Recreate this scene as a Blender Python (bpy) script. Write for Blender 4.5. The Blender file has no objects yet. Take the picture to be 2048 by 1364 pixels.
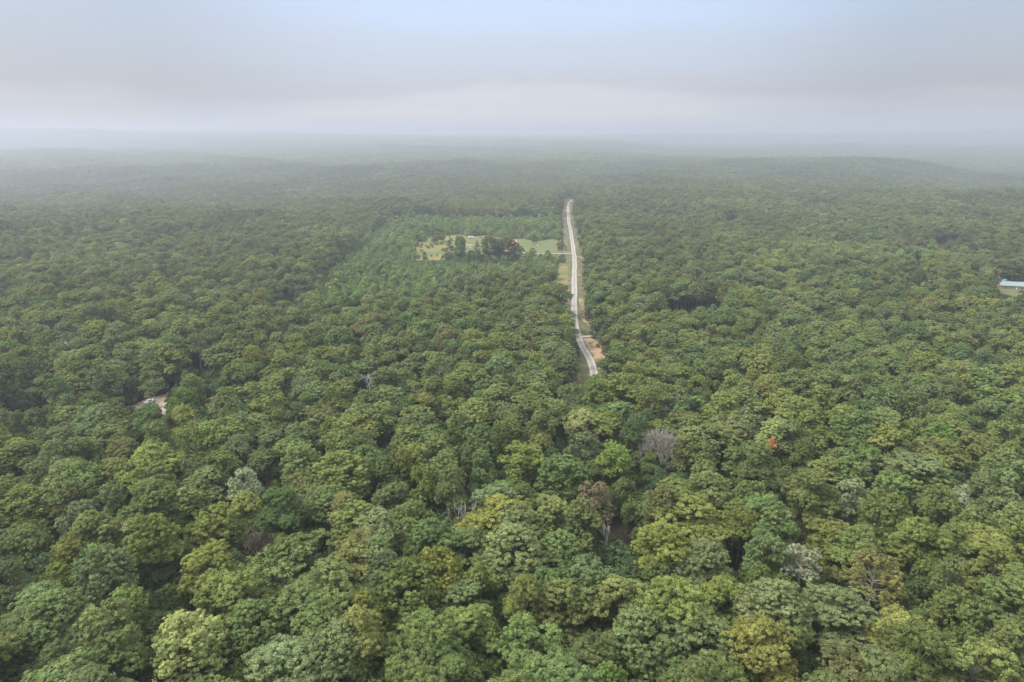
import bpy, math, random
import numpy as np
from mathutils import Vector, Matrix, Quaternion

S = bpy.context.scene
R = math.radians
# ------------------------------------------------------------------ camera, world, sun, exposure
CAM_H = 120.0
PITCH = R(16.95)
F = 1365.3                       # focal length in pixels of the 2048 px wide photograph
cd = bpy.data.cameras.new('camera'); cam = bpy.data.objects.new('camera', cd)
S.collection.objects.link(cam); S.camera = cam
cam.location = (0, 0, CAM_H); cam.rotation_euler = (R(90) - PITCH, 0, 0)
cd.sensor_width = 36; cd.lens = 24.0; cd.clip_start = 1; cd.clip_end = 40000

SUN_EL, SUN_AZ = R(52), R(-98)   # azimuth measured from +Y towards +X (seen from above)
sl = bpy.data.lights.new('sun', 'SUN'); sun = bpy.data.objects.new('sun', sl)
S.collection.objects.link(sun)
sl.energy = 3.2; sl.angle = R(18); sl.color = (1.0, 0.95, 0.86)
sdir = Vector((math.sin(SUN_AZ) * math.cos(SUN_EL), math.cos(SUN_AZ) * math.cos(SUN_EL), math.sin(SUN_EL)))
sun.rotation_euler = sdir.to_track_quat('Z', 'Y').to_euler()

W = bpy.data.worlds.new('World'); S.world = W; W.use_nodes = True
nt = W.node_tree; N = nt.nodes; L = nt.links; N.clear()
wo = N.new('ShaderNodeOutputWorld'); tc = N.new('ShaderNodeTexCoord')
sky = N.new('ShaderNodeTexSky'); sky.sky_type = 'NISHITA'; sky.sun_disc = False
sky.sun_elevation = SUN_EL; sky.sun_rotation = SUN_AZ; sky.dust_density = 4; sky.air_density = 1.2
b1 = N.new('ShaderNodeBackground'); b1.inputs[1].default_value = 0.05; L.new(sky.outputs[0], b1.inputs[0])
# thin high overcast: brightest overhead, banded and pale lilac towards the horizon
sep = N.new('ShaderNodeSeparateXYZ'); L.new(tc.outputs['Generated'], sep.inputs[0])
mp = N.new('ShaderNodeMapping'); mp.inputs['Scale'].default_value = (1.5, 1.5, 7.0); L.new(tc.outputs['Generated'], mp.inputs[0])
nz = N.new('ShaderNodeTexNoise'); nz.inputs['Scale'].default_value = 1.6; nz.inputs['Detail'].default_value = 3.5; nz.inputs['Roughness'].default_value = .55
L.new(mp.outputs[0], nz.inputs[0])
sub = N.new('ShaderNodeMath'); sub.operation = 'SUBTRACT'; sub.inputs[1].default_value = .5; L.new(nz.outputs[0], sub.inputs[0])
mul = N.new('ShaderNodeMath'); mul.operation = 'MULTIPLY'; mul.inputs[1].default_value = .10; L.new(sub.outputs[0], mul.inputs[0])
add = N.new('ShaderNodeMath'); add.operation = 'ADD'; L.new(sep.outputs[2], add.inputs[0]); L.new(mul.outputs[0], add.inputs[1])
ramp = N.new('ShaderNodeValToRGB'); L.new(add.outputs[0], ramp.inputs[0])
def s2l(c): return tuple((v / 255 / 12.92) if v / 255 <= .04045 else ((v / 255 + .055) / 1.055) ** 2.4 for v in c)
cr = ramp.color_ramp; cr.interpolation = 'EASE'
SKY = [(0.0, (180, 176, 173), 1), (.018, (184, 181, 180), 1), (.036, (170, 171, 175), 1), (.060, (149, 152, 162), 1), (.095, (147, 155, 171), 1),
       (.165, (150, 163, 187), 1.0), (.32, (190, 196, 206), 1.1), (.6, (210, 212, 214), 1.7), (1.0, (214, 214, 214), 2.5)]
while len(cr.elements) < len(SKY): cr.elements.new(.5)
MAXK = 3.3
for e, (p, c, k) in zip(cr.elements, SKY):
    e.position = p
    l = s2l(c); e.color = (l[0] * k / MAXK, l[1] * k / MAXK, l[2] * k / MAXK, 1)
# a slightly brighter patch of thinner cloud straight ahead
b2 = N.new('ShaderNodeBackground'); L.new(ramp.outputs[0], b2.inputs[0])
dotn = N.new('ShaderNodeVectorMath'); dotn.operation = 'DOT_PRODUCT'; dotn.inputs[1].default_value = Vector((0.02, .97, .20)).normalized()
L.new(tc.outputs['Generated'], dotn.inputs[0])
mr = N.new('ShaderNodeMapRange'); mr.interpolation_type = 'SMOOTHSTEP'
for k, v in zip(('From Min', 'From Max', 'To Min', 'To Max'), (.88, 1.0, MAXK * .90, MAXK * 1.30)): mr.inputs[k].default_value = v
L.new(dotn.outputs['Value'], mr.inputs[0]); L.new(mr.outputs[0], b2.inputs[1])
ads = N.new('ShaderNodeAddShader'); L.new(b1.outputs[0], ads.inputs[0]); L.new(b2.outputs[0], ads.inputs[1])
L.new(ads.outputs[0], wo.inputs[0])

vs = S.view_settings; vs.view_transform = 'Standard'; vs.look = 'None'; vs.gamma = 1; vs.use_curve_mapping = False
vs.exposure = 0.3
cy = S.cycles
cy.max_bounces = 5; cy.diffuse_bounces = 3; cy.glossy_bounces = 1; cy.transmission_bounces = 2; cy.volume_bounces = 1
cy.transparent_max_bounces = 4; cy.use_denoising = True; cy.denoising_prefilter = 'NONE'; cy.use_adaptive_sampling = True; cy.adaptive_threshold = .01
cy.caustics_reflective = False; cy.caustics_refractive = False
S.render.use_persistent_data = False

# ------------------------------------------------------------------ terrain
YK = np.array([-600, 0, 300, 600, 880, 1200, 1500, 2000, 2600, 3400, 4200, 5200, 6500, 8500, 11000, 15000], float)
UK = np.array([-1.3, -.75, -.35, -.1, .1, .25, .45, .75, 1.3])
HT = np.array([
    [0, 0, 0, 0, 0, -24, -34, -34, -22, -8, 2, -30, 0, 150, 60, 0],
    [0, 0, 0, 0, 0, -24, -34, -34, -22, -8, 2, -30, 0, 150, 60, 0],
    [0, 0, 0, 0, 0, -18, -28, -26, -16, -10, -8, 10, 57, 100, 60, 0],
    [0, 0, 0, 0, 0, -8, -14, -10, 2, 6, 16, 24, 46, 60, 60, 0],
    [0, 0, 0, 0, 0, 0, -10, -8, 2, 6, 20, 34, 42, 60, 60, 0],
    [0, 0, 0, 0, 0, 0, -6, -4, 6, -14, -4, 6, -20, 76, 60, 0],
    [0, 0, 0, 0, 0, 0, -8, -2, 4, -28, -6, 14, 0, 90, 60, 0],
    [0, 0, 0, 0, 0, 2, -22, -38, -34, -24, -18, 0, 0, 130, 60, 0],
    [0, 0, 0, 0, 0, 2, -22, -38, -34, -24, -18, 0, 0, 130, 60, 0]], float)
def _herm(t, k, v):            # cubic Hermite through knots k (values v: rows = knots)
    n = len(k); d = np.zeros_like(v)
    d[1:-1] = (v[2:] - v[:-2]) / (k[2:] - k[:-2])[:, None]
    i = np.clip(np.searchsorted(k, t) - 1, 0, n - 2)
    hh = (k[i + 1] - k[i]); s = np.clip((t - k[i]) / hh, 0, 1)[:, None]; hh = hh[:, None]
    return (2*s**3 - 3*s**2 + 1) * v[i] + (s**3 - 2*s**2 + s) * hh * d[i] + (-2*s**3 + 3*s**2) * v[i + 1] + (s**3 - s**2) * hh * d[i + 1]
def road_x(y):
    return np.interp(y, RY, RX)
def hgt(x, y):
    x = np.atleast_1d(np.asarray(x, float)); y = np.atleast_1d(np.asarray(y, float))
    u = x / np.maximum(y, 400.0)
    u = np.clip(u, -1.29, 1.29)
    col = _herm(y, YK, HT.T)                       # n x len(UK)
    i = np.clip(np.searchsorted(UK, u) - 1, 0, len(UK) - 2)
    s = (u - UK[i]) / (UK[i + 1] - UK[i]); s = s * s * (3 - 2 * s)
    a = np.arange(len(u))
    h = col[a, i] * (1 - s) + col[a, i + 1] * s
    und = 4.0 * np.sin(x / 83 + 1.3) * np.sin(y / 105 + .4) + 2.2 * np.sin(x / 53 + y / 61)
    far = np.clip((y - 1300) / 900, 0, 1)
    und = und * (1 + .8 * far) + .6 * far * (8 * np.sin(x / 330 + y / 300 + 2) + 6 * np.sin(x / 210 - y / 230) + 5 * np.sin(x / 120 + y / 170))
    w = np.clip((np.abs(x - (40 + .05 * (y - 350))) - 60) / 180, 0, 1)      # calm along the old field and the road
    w = np.maximum(w, far)
    return h + und * w
def h1(x, y): return float(hgt(x, y)[0])
CT, ST = math.cos(PITCH), math.sin(PITCH)
def proj(x, y, z):
    z = z - CAM_H
    d = y * CT - z * ST; v = y * ST + z * CT
    return 1024 + F * x / d, 682 - F * v / d, d
def at(px, py, up=0.0):        # the place on the ground (or `up` metres above it) that is seen at this spot of the photograph
    phi = PITCH - math.atan((682 - py) / F)
    g = 0.0
    for _ in range(12):
        y = (CAM_H - up - g) / math.tan(phi)
        d = y * CT + (CAM_H - up - g) * ST
        x = (px - 1024) / F * d
        g = .5 * g + .5 * h1(x, y)
    return x, y

# centreline of the gravel road
RP = [(12, 205), (22, 240), (31, 268), (36, 292), (41, 318), (43.0, 341)]
for px, py in [(1178, 715), (1165, 695), (1155, 672), (1149.5, 650), (1148, 620), (1148.5, 590), (1148.5, 560), (1149, 530), (1149, 515),
               (1145.5, 492), (1142, 466), (1136.5, 439), (1135.5, 416), (1138, 401)]:
    phi = PITCH - math.atan((682 - py) / F); y = CAM_H / math.tan(phi)
    RP.append(((px - 1024) / F * (y * CT + CAM_H * ST), y))
RP += [(RP[-1][0] + 14, RP[-1][1] + 70), (RP[-1][0] + 40, RP[-1][1] + 180)]
RY = np.array([p[1] for p in RP]); RX = np.array([p[0] for p in RP])
_yy = np.linspace(RY[0], RY[-1], 400)
_xx = np.interp(_yy, RY, RX)
for _ in range(6): _xx[1:-1] = (_xx[:-2] + _xx[1:-1] * 2 + _xx[2:]) / 4
RY, RX = _yy, _xx

# ------------------------------------------------------------------ helpers
def tag(o, label=None, cat=None, group=None, kind=None):
    if label: o['label'] = label
    if cat: o['category'] = cat
    if group: o['group'] = group
    if kind: o['kind'] = kind
    return o
def link(name, me, parent=None, loc=(0, 0, 0), rz=0):
    o = bpy.data.objects.new(name, me); S.collection.objects.link(o)
    o.location = loc; o.rotation_euler = (0, 0, rz)
    if parent: o.parent = parent
    return o
def empty(name, loc, rz=0):
    o = bpy.data.objects.new(name, None); S.collection.objects.link(o)
    o.location = loc; o.rotation_euler = (0, 0, rz); o.empty_display_size = .5
    return o
def mesh_np(name, V, Fc, nper, mats, midx=None, attr=None, smooth=False):
    me = bpy.data.meshes.new(name)
    V = np.asarray(V, np.float32); Fc = np.asarray(Fc, np.int32)
    me.vertices.add(len(V)); me.vertices.foreach_set('co', V.ravel())
    nf = len(Fc); me.loops.add(nf * nper); me.loops.foreach_set('vertex_index', Fc.ravel())
    me.polygons.add(nf); me.polygons.foreach_set('loop_start', np.arange(nf, dtype=np.int32) * nper)
    me.polygons.foreach_set('loop_total', np.full(nf, nper, np.int32))
    if midx is not None: me.polygons.foreach_set('material_index', np.asarray(midx, np.int32))
    me.polygons.foreach_set('use_smooth', np.full(nf, smooth))
    for m in mats: me.materials.append(m)
    if attr is not None:
        a = me.attributes.new('leafvar', 'FLOAT', 'POINT'); a.data.foreach_set('value', np.asarray(attr, np.float32))
    me.update(calc_edges=True)
    return me
class MB:                      # collects quads
    def __init__(s): s.v = []; s.f = []
    def quad(s, a, b, c, d):
        n = len(s.v); s.v += [tuple(a), tuple(b), tuple(c), tuple(d)]; s.f.append((n, n+1, n+2, n+3))
    def box(s, x0, x1, y0, y1, z0, z1):
        n = len(s.v)
        s.v += [(x0,y0,z0),(x1,y0,z0),(x1,y1,z0),(x0,y1,z0),(x0,y0,z1),(x1,y0,z1),(x1,y1,z1),(x0,y1,z1)]
        for q in ((0,3,2,1),(4,5,6,7),(0,1,5,4),(1,2,6,5),(2,3,7,6),(3,0,4,7)): s.f.append(tuple(n+i for i in q))
    def tube(s, pts, rad, sides=6, cap=True):
        pts = [Vector(p) for p in pts]; n0 = len(s.v); prev = None
        for i, p in enumerate(pts):
            t = (pts[min(i+1, len(pts)-1)] - pts[max(i-1, 0)]).normalized()
            a = t.cross(Vector((0, 0, 1)) if abs(t.z) < .9 else Vector((1, 0, 0))).normalized()
            if prev is not None:
                a = (prev - t * prev.dot(t)); a = a.normalized() if a.length > 1e-5 else t.orthogonal().normalized()
            prev = a; b = t.cross(a)
            for k in range(sides):
                an = 2 * math.pi * k / sides
                s.v.append(tuple(p + (a * math.cos(an) + b * math.sin(an)) * rad[i]))
        for i in range(len(pts) - 1):
            for k in range(sides):
                q = n0 + i * sides; k2 = (k + 1) % sides
                s.f.append((q + k, q + k2, q + sides + k2, q + sides + k))
        if cap:
            s.f.append(tuple(n0 + (len(pts)-1) * sides + k for k in range(sides)))
    def build(s, name, mats, parent=None, loc=(0,0,0), rz=0, smooth=False):
        me = bpy.data.meshes.new(name); me.from_pydata(s.v, [], s.f)
        for m in (mats if isinstance(mats, (list, tuple)) else [mats]): me.materials.append(m)
        if smooth: me.polygons.foreach_set('use_smooth', [True] * len(me.polygons))
        me.update()
        return link(name, me, parent, loc, rz)

# ------------------------------------------------------------------ materials
def mat(name, rough=.9):
    m = bpy.data.materials.new(name); m.use_nodes = True
    b = m.node_tree.nodes['Principled BSDF']; b.inputs['Roughness'].default_value = rough
    b.inputs['Specular IOR Level'].default_value = .25
    return m, m.node_tree, b
def noisy(name, c1, c2, scale, rough=.9, detail=4, c3=None, scale3=.05, bump=0, w3=(.45, .6)):
    m, t, b = mat(name, rough); n, l = t.nodes, t.links
    geo = n.new('ShaderNodeNewGeometry')
    a = n.new('ShaderNodeTexNoise'); a.inputs['Scale'].default_value = scale; a.inputs['Detail'].default_value = detail; l.new(geo.outputs['Position'], a.inputs[0])
    mx = n.new('ShaderNodeMix'); mx.data_type = 'RGBA'
    mx.inputs[6].default_value = (*c1, 1); mx.inputs[7].default_value = (*c2, 1)
    r = n.new('ShaderNodeMapRange'); r.inputs[1].default_value = .32; r.inputs[2].default_value = .68; l.new(a.outputs[0], r.inputs[0]); l.new(r.outputs[0], mx.inputs[0])
    out = mx.outputs[2]
    if c3:
        a3 = n.new('ShaderNodeTexNoise'); a3.inputs['Scale'].default_value = scale3; a3.inputs['Detail'].default_value = 5; l.new(geo.outputs['Position'], a3.inputs[0])
        r3 = n.new('ShaderNodeMapRange'); r3.inputs[1].default_value = w3[0]; r3.inputs[2].default_value = w3[1]; l.new(a3.outputs[0], r3.inputs[0])
        m3 = n.new('ShaderNodeMix'); m3.data_type = 'RGBA'; l.new(r3.outputs[0], m3.inputs[0]); l.new(out, m3.inputs[6]); m3.inputs[7].default_value = (*c3, 1)
        out = m3.outputs[2]
    l.new(out, b.inputs['Base Color'])
    if bump:
        bp = n.new('ShaderNodeBump'); bp.inputs['Distance'].default_value = bump; l.new(a.outputs[0], bp.inputs['Height']); l.new(bp.outputs[0], b.inputs['Normal'])
    return m
M = {}
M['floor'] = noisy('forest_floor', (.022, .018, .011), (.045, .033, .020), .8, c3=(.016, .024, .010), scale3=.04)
M['litter'] = noisy('brown_litter', (.12, .075, .05), (.17, .11, .08), 1.2, c3=(.05, .045, .02), scale3=.3, w3=(.48, .6))
M['meadow'] = noisy('meadow_grass', (.170, .160, .045), (.220, .190, .062), .35, c3=(.115, .130, .040), scale3=.022)
M['lawn'] = noisy('lawn_grass', (.100, .135, .042), (.125, .155, .052), .35, c3=(.140, .145, .052), scale3=.03)
M['verge'] = noisy('verge_grass', (.075, .095, .035), (.135, .135, .060), .9, c3=(.24, .165, .105), scale3=.11, w3=(.52, .66))
M['dirt'] = noisy('bare_clay', (.33, .21, .13), (.44, .29, .19), .7, c3=(.14, .14, .06), scale3=.16, w3=(.49, .62))
M['gravel'] = noisy('grey_gravel', (.34, .33, .32), (.46, .45, .43), 2.2, c3=(.40, .34, .28), scale3=.2)
M['pale_dirt'] = noisy('pale_dirt', (.40, .34, .29), (.56, .51, .46), .5, c3=(.33, .20, .13), scale3=.15)
M['bark'] = noisy('bark', (.10, .085, .065), (.20, .175, .145), 1.5)
M['pale_bark'] = noisy('pale_bark', (.30, .27, .23), (.42, .39, .34), 1.2)
M['dead'] = noisy('dead_wood', (.29, .26, .23), (.41, .375, .335), 1.0)
M['bleached'] = noisy('bleached_dead_wood', (.50, .47, .43), (.62, .59, .55), 1.0)
M['dead_brown'] = noisy('weathered_dead_wood', (.22, .175, .14), (.36, .30, .25), 1.0)
M['pole'] = noisy('pole_wood', (.44, .41, .37), (.54, .51, .47), 2)
M['brick'] = noisy('tan_brick', (.34, .24, .19), (.42, .30, .24), 3)
M['white'] = noisy('white_paint', (.70, .70, .70), (.80, .80, .79), 1)
M['red_roof'] = noisy('coral_red_roof', (.40, .17, .135), (.47, .21, .17), .8, .6)
M['teal_roof'] = noisy('teal_metal_roof', (.22, .31, .30), (.27, .36, .345), .5, .45)
M['grey'] = noisy('grey_metal', (.25, .26, .27), (.33, .34, .35), 1, .5)
M['glass'] = noisy('dark_glass', (.03, .035, .04), (.05, .055, .06), 1, .15)
M['rubber'] = noisy('black_rubber', (.02, .02, .02), (.035, .035, .035), 1)
M['dark_paint'] = noisy('dark_paint', (.03, .033, .04), (.045, .05, .055), 1, .3)
M['blue_paint'] = noisy('blue_grey_paint', (.12, .16, .22), (.15, .19, .25), 1, .3)
M['tan'] = noisy('tan_siding', (.42, .36, .30), (.50, .44, .37), 1)

# gravel road: two pale worn wheel tracks, darker middle (uses the across-road attribute)
m, t, b = mat('gravel_road'); n, l = t.nodes, t.links
ac = n.new('ShaderNodeAttribute'); ac.attribute_name = 'across'
geo = n.new('ShaderNodeNewGeometry')
a = n.new('ShaderNodeTexNoise'); a.inputs['Scale'].default_value = .6; a.inputs['Detail'].default_value = 6; l.new(geo.outputs['Position'], a.inputs[0])
ab = n.new('ShaderNodeMath'); ab.operation = 'ABSOLUTE'; l.new(ac.outputs['Fac'], ab.inputs[0])
rr = n.new('ShaderNodeValToRGB'); l.new(ab.outputs[0], rr.inputs[0])
for _ in range(2): rr.color_ramp.elements.new(.5)
for e, (p, c) in zip(rr.color_ramp.elements, [(0, (.31, .29, .27)), (.25, (.31, .29, .27)), (.62, (.44, .415, .385)), (1, (.42, .37, .31))]): e.position = p; e.color = (*c, 1)
mx = n.new('ShaderNodeMix'); mx.data_type = 'RGBA'; mx.blend_type = 'MULTIPLY'; mx.inputs[0].default_value = 1
r2 = n.new('ShaderNodeMapRange'); r2.inputs[1].default_value = .3; r2.inputs[2].default_value = .7; r2.inputs[3].default_value = .80; r2.inputs[4].default_value = 1.08
l.new(a.outputs[0], r2.inputs[0]); l.new(rr.outputs[0], mx.inputs[6]); l.new(r2.outputs[0], mx.inputs[7]); l.new(mx.outputs[2], b.inputs['Base Color'])
M['road'] = m

# leaves: the colour of each tree comes from its own `tint`; leaves vary one from the next
def leaf_material(name, gain=1.0, spread=.55):
    m = bpy.data.materials.new(name); m.use_nodes = True; t = m.node_tree; n, l = t.nodes, t.links; n.clear()
    out = n.new('ShaderNodeOutputMaterial')
    ti = n.new('ShaderNodeAttribute'); ti.attribute_type = 'INSTANCER'; ti.attribute_name = 'tint'
    lv = n.new('ShaderNodeAttribute'); lv.attribute_name = 'leafvar'
    r = n.new('ShaderNodeMapRange'); r.inputs[3].default_value = (1 - spread) * gain; r.inputs[4].default_value = (1 + spread) * gain
    l.new(lv.outputs['Fac'], r.inputs[0])
    geo = n.new('ShaderNodeNewGeometry')
    ns = n.new('ShaderNodeTexNoise'); ns.inputs['Scale'].default_value = .33; ns.inputs['Detail'].default_value = 2; l.new(geo.outputs['Position'], ns.inputs[0])
    hs = n.new('ShaderNodeHueSaturation')
    hr = n.new('ShaderNodeMapRange'); hr.inputs[1].default_value = .3; hr.inputs[2].default_value = .7; hr.inputs[3].default_value = .488; hr.inputs[4].default_value = .512
    l.new(ns.outputs[0], hr.inputs[0]); l.new(hr.outputs[0], hs.inputs['Hue'])
    l.new(r.outputs[0], hs.inputs['Value']); l.new(ti.outputs['Color'], hs.inputs['Color'])
    d = n.new('ShaderNodeBsdfDiffuse'); tr = n.new('ShaderNodeBsdfTranslucent')
    l.new(hs.outputs[0], d.inputs[0]); 
    w = n.new('ShaderNodeMix'); w.data_type = 'RGBA'; w.blend_type = 'MULTIPLY'; w.inputs[0].default_value = 1; w.inputs[7].default_value = (1.15, 1.15, .4, 1)
    l.new(hs.outputs[0], w.inputs[6]); l.new(w.outputs[2], tr.inputs[0])
    ms = n.new('ShaderNodeMixShader'); ms.inputs[0].default_value = .30; l.new(d.outputs[0], ms.inputs[1]); l.new(tr.outputs[0], ms.inputs[2])
    l.new(ms.outputs[0], out.inputs[0])
    return m
M['leaf'] = leaf_material('leaves', 1.62, .56)

# ------------------------------------------------------------------ crowns
def unit(v): return v / np.maximum(np.linalg.norm(v, axis=-1, keepdims=True), 1e-9)
def leaf_quads(P, Nn, size, rng, aspect=.62, fold=.25):
    n = len(P)
    r = unit(rng.normal(size=(n, 3)))
    T = unit(np.cross(Nn, r)); B = np.cross(Nn, T)
    Ls = size * rng.uniform(.7, 1.35, n)[:, None]
    a = P - T * Ls * .5; c = P + T * Ls * .5
    wv = B * Ls * aspect * .5; dn = -Nn * Ls * fold
    b = P + wv + dn * rng.uniform(0, 1, (n, 1)); d = P - wv + dn * rng.uniform(0, 1, (n, 1))
    V = np.stack([a, b, c, d], 1).reshape(-1, 3)
    Q = np.arange(4 * n).reshape(n, 4)
    return V, Q
def crown_points(seed, Rr, z0, z1, n_lobe, lobe_r, tufts, per_tuft, tuft_r=.5, shape='dome', gappy=.12, rough=.22, macro=0):
    rng = np.random.default_rng(seed)
    H = (z1 - z0)
    bump = unit(rng.normal(size=(9, 3))); amp = rng.uniform(-rough, rough, 9)
    LC, LR = [], []
    tries = 0
    mac = []
    if macro:
        t2 = 0
        while len(mac) < macro and t2 < 400:
            t2 += 1; d = unit(rng.normal(size=3))
            if d[2] < .02: continue
            if mac and np.min(np.linalg.norm(np.array(mac) - d, axis=1)) < 1.55 / math.sqrt(macro): continue
            mac.append(d)
        mac.append(np.array([0, 0, 1.0]))
        mr_ = rng.uniform(.30, .46, len(mac)) * Rr
        mc = np.array([np.array([d[0] * (Rr - r_ * .9), d[1] * (Rr - r_ * .9), z0 + H * .26 + d[2] * (H * .74 - r_ * .8)]) * np.array([1, 1, 1]) for d, r_ in zip(mac, mr_)])
        mc[:, :2] *= rng.uniform(.85, 1.12, (len(mac), 1)); mc[:, 2] += rng.normal(0, .9, len(mac))
    while len(LC) < n_lobe and tries < n_lobe * 30:
        tries += 1
        d = unit(rng.normal(size=3)); 
        if d[2] < -.35: continue
        k = 1 + float(np.sum(amp * np.maximum(0, bump @ d) ** 3))
        lr = lobe_r * rng.uniform(.7, 1.3)
        f = rng.uniform(.86, 1.0) if rng.random() < .85 else rng.uniform(.45, .8)
        if macro:
            k_ = rng.integers(len(mac)); c = mc[k_] + unit(d + mac[k_] * .35) * np.array([1, 1, .8]) * max(.3, mr_[k_] - lr * .6) * rng.uniform(.8, 1.05)
        elif shape == 'dome':
            c = np.array([d[0] * (Rr - lr * .7), d[1] * (Rr - lr * .7), d[2] * (H * .62 - lr * .6)]) * k * f
            c[2] += z0 + H * .40
        elif shape == 'cone':
            hh = rng.uniform(0, 1) ** 1.25; rad = (Rr - lr * .4) * (1 - hh) ** .8 * rng.uniform(.75, 1) * k
            an = rng.uniform(0, 6.283); lr = lr * (1.05 - .55 * hh)
            c = np.array([math.cos(an) * rad, math.sin(an) * rad, z0 + lr + hh * (H - lr * 1.4)])
        else:  # column
            hh = rng.uniform(0, 1); rad = (Rr - lr * .5) * math.sin(math.pi * min(1, .12 + .8 * hh)) ** .5 * rng.uniform(.6, 1) * k
            an = rng.uniform(0, 6.283)
            c = np.array([math.cos(an) * rad, math.sin(an) * rad, z0 + lr + hh * (H - 2 * lr)])
        if rng.random() < gappy: continue
        if LC:
            dd = np.linalg.norm(np.array(LC) - c, axis=1)
            if np.any(dd < .62 * lobe_r): continue
        LC.append(c); LR.append(lr)
    LC = np.array(LC); LR = np.array(LR)
    P, Nn, var = [], [], []
    for c, lr in zip(LC, LR):
        nt_ = max(4, int(tufts * (lr / lobe_r) ** 2))
        d = unit(rng.normal(size=(nt_ * 2, 3))); d = d[d[:, 2] > -.55][:nt_]
        tcn = c + d * lr * np.where(rng.random((len(d), 1)) < .09, rng.uniform(1.1, 1.5, (len(d), 1)), rng.uniform(.68, 1.08, (len(d), 1))) * np.array([1, 1, .88])
        inside = np.zeros(len(tcn), bool)
        dm = np.linalg.norm(tcn[:, None] - LC[None], axis=2)
        inside = np.sum(dm < LR[None] * .62, axis=1) > 0
        keep = ~inside | (rng.random(len(tcn)) < .12)
        tcn, dk = tcn[keep], d[keep]
        lv = rng.normal(0, .10)
        for q, dq in zip(tcn, dk):
            tr_ = tuft_r * rng.uniform(.7, 1.35)
            e = unit(rng.normal(size=(per_tuft, 3)) + dq * .7 + np.array([0, 0, .35]))
            P.append(q + e * tr_ * rng.uniform(.55, 1.05, (per_tuft, 1)) * np.array([1, 1, .7]))
            Nn.append(unit(e * .9 + dq * .35 + np.array([0, 0, .35]) + rng.normal(0, .38, (per_tuft, 3))))
            var.append(.5 + lv + rng.normal(0, .09) + rng.normal(0, .15, per_tuft))
    return np.concatenate(P), np.concatenate(Nn), np.clip(np.concatenate(var), 0, 1), LC, rng
def crown_arrays(seed, leaf=.42, **k):
    P, Nn, var, LC, rng = crown_points(seed, **k)
    V, Q = leaf_quads(P, Nn, leaf, rng)
    return V, Q, np.repeat(var, 4), LC
def trunk_mb(seed, h, r, LC, n_limb=9, zsplit=.45, lean=.5):
    rng = random.Random(seed); m = MB()
    top = Vector((rng.uniform(-lean, lean), rng.uniform(-lean, lean), h))
    pts = [Vector((0, 0, -.6))]; 
    for i in range(1, 7):
        f = i / 6; pts.append(Vector((top.x * f + rng.uniform(-.18, .18), top.y * f + rng.uniform(-.18, .18), h * f)))
    m.tube(pts, [r * 1.35, r, r * .86, r * .7, r * .52, r * .3, r * .12], 7)
    L_ = list(LC); rng.shuffle(L_)
    for c in L_[:n_limb]:
        c = Vector(c); z = max(h * zsplit * rng.uniform(.8, 1.1), min(c.z - 2.0, h * .8))
        f = z / h; s0 = Vector((top.x * f, top.y * f, z)); mid = s0.lerp(c, .5) + Vector((0, 0, -.4 + rng.uniform(-.3, .5)))
        m.tube([s0, mid, c], [r * .42 * (1 - f * .4), r * .26, r * .07], 5, cap=False)
    return m
def bark_quads(m):            # MB tube mesh -> quads only
    return np.array(m.v), np.array([f for f in m.f if len(f) == 4])

VARS = []          # (crown mesh, trunk mesh, whole-tree mesh, kind)
rg = random.Random(5)
def add_variant(seed, kind, h, r, leaf, zsplit=.45, nl=9, bark='bark', **k):
    V, Q, a, LC = crown_arrays(seed, leaf=leaf, **k)
    cm = mesh_np('crown', V, Q, 4, [M['leaf']], attr=a)
    tm = trunk_mb(seed, h, r, LC, nl, zsplit)
    tv, tq = bark_quads(tm)
    tme = mesh_np('trunk', tv, tq, 4, [M[bark]])
    wv = np.concatenate([V, tv]); wq = np.concatenate([Q, tq + len(V)])
    wm = mesh_np('tree', wv, wq, 4, [M['leaf'], M[bark]], midx=np.r_[np.zeros(len(Q)), np.ones(len(tq))], attr=np.r_[a, np.zeros(len(tv))])
    VARS.append((cm, tme, wm, kind)); return len(VARS) - 1
OAK = [add_variant(100 + i, 'oak', 18, .32, .31, nl=14, Rr=rg.uniform(5.8, 7.4), z0=rg.uniform(5.8, 7.6), z1=rg.uniform(19.6, 21.4), n_lobe=int(rg.uniform(70, 96)), lobe_r=rg.uniform(1.1, 1.4), tufts=16, per_tuft=42,
                   tuft_r=.50, gappy=rg.uniform(.02, .22), macro=rg.choice([7, 9, 11, 13])) for i in range(14)]
OPEN = [add_variant(150 + i, 'open', 18.5, .30, .36, bark='pale_bark' if i == 1 else 'bark', nl=20, Rr=6.6, z0=8, z1=20.5, n_lobe=44, lobe_r=1.15, tufts=13, per_tuft=28, tuft_r=.5, gappy=.25, macro=12) for i in range(4)]
DOME = [add_variant(200 + i, 'dome', 18, .28, .34, Rr=5.9, z0=6.5, z1=20.8, n_lobe=100, lobe_r=1.05, tufts=13, per_tuft=28, tuft_r=.42, gappy=0, rough=.25) for i in range(3)]
TALL = [add_variant(230 + i, 'tall', 20, .26, .36, Rr=4.4, z0=5, z1=21.8, n_lobe=70, lobe_r=1.2, tufts=14, per_tuft=30, tuft_r=.5, shape='column', gappy=.08, rough=.35) for i in range(3)]
SPRIG = [add_variant(250, 'open', 16.5, .18, .34, nl=6, Rr=2.7, z0=15.0, z1=20.2, n_lobe=24, lobe_r=.9, tufts=12, per_tuft=26, tuft_r=.42, gappy=.1, rough=.5)]
CONE = [add_variant(260 + i, 'cone', 11.5, .16, .28, zsplit=.2, Rr=2.9, z0=1.0, z1=12.5, n_lobe=60, lobe_r=.85, tufts=11, per_tuft=24, tuft_r=.34, shape='cone', gappy=0, rough=.2) for i in range(3)]
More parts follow.
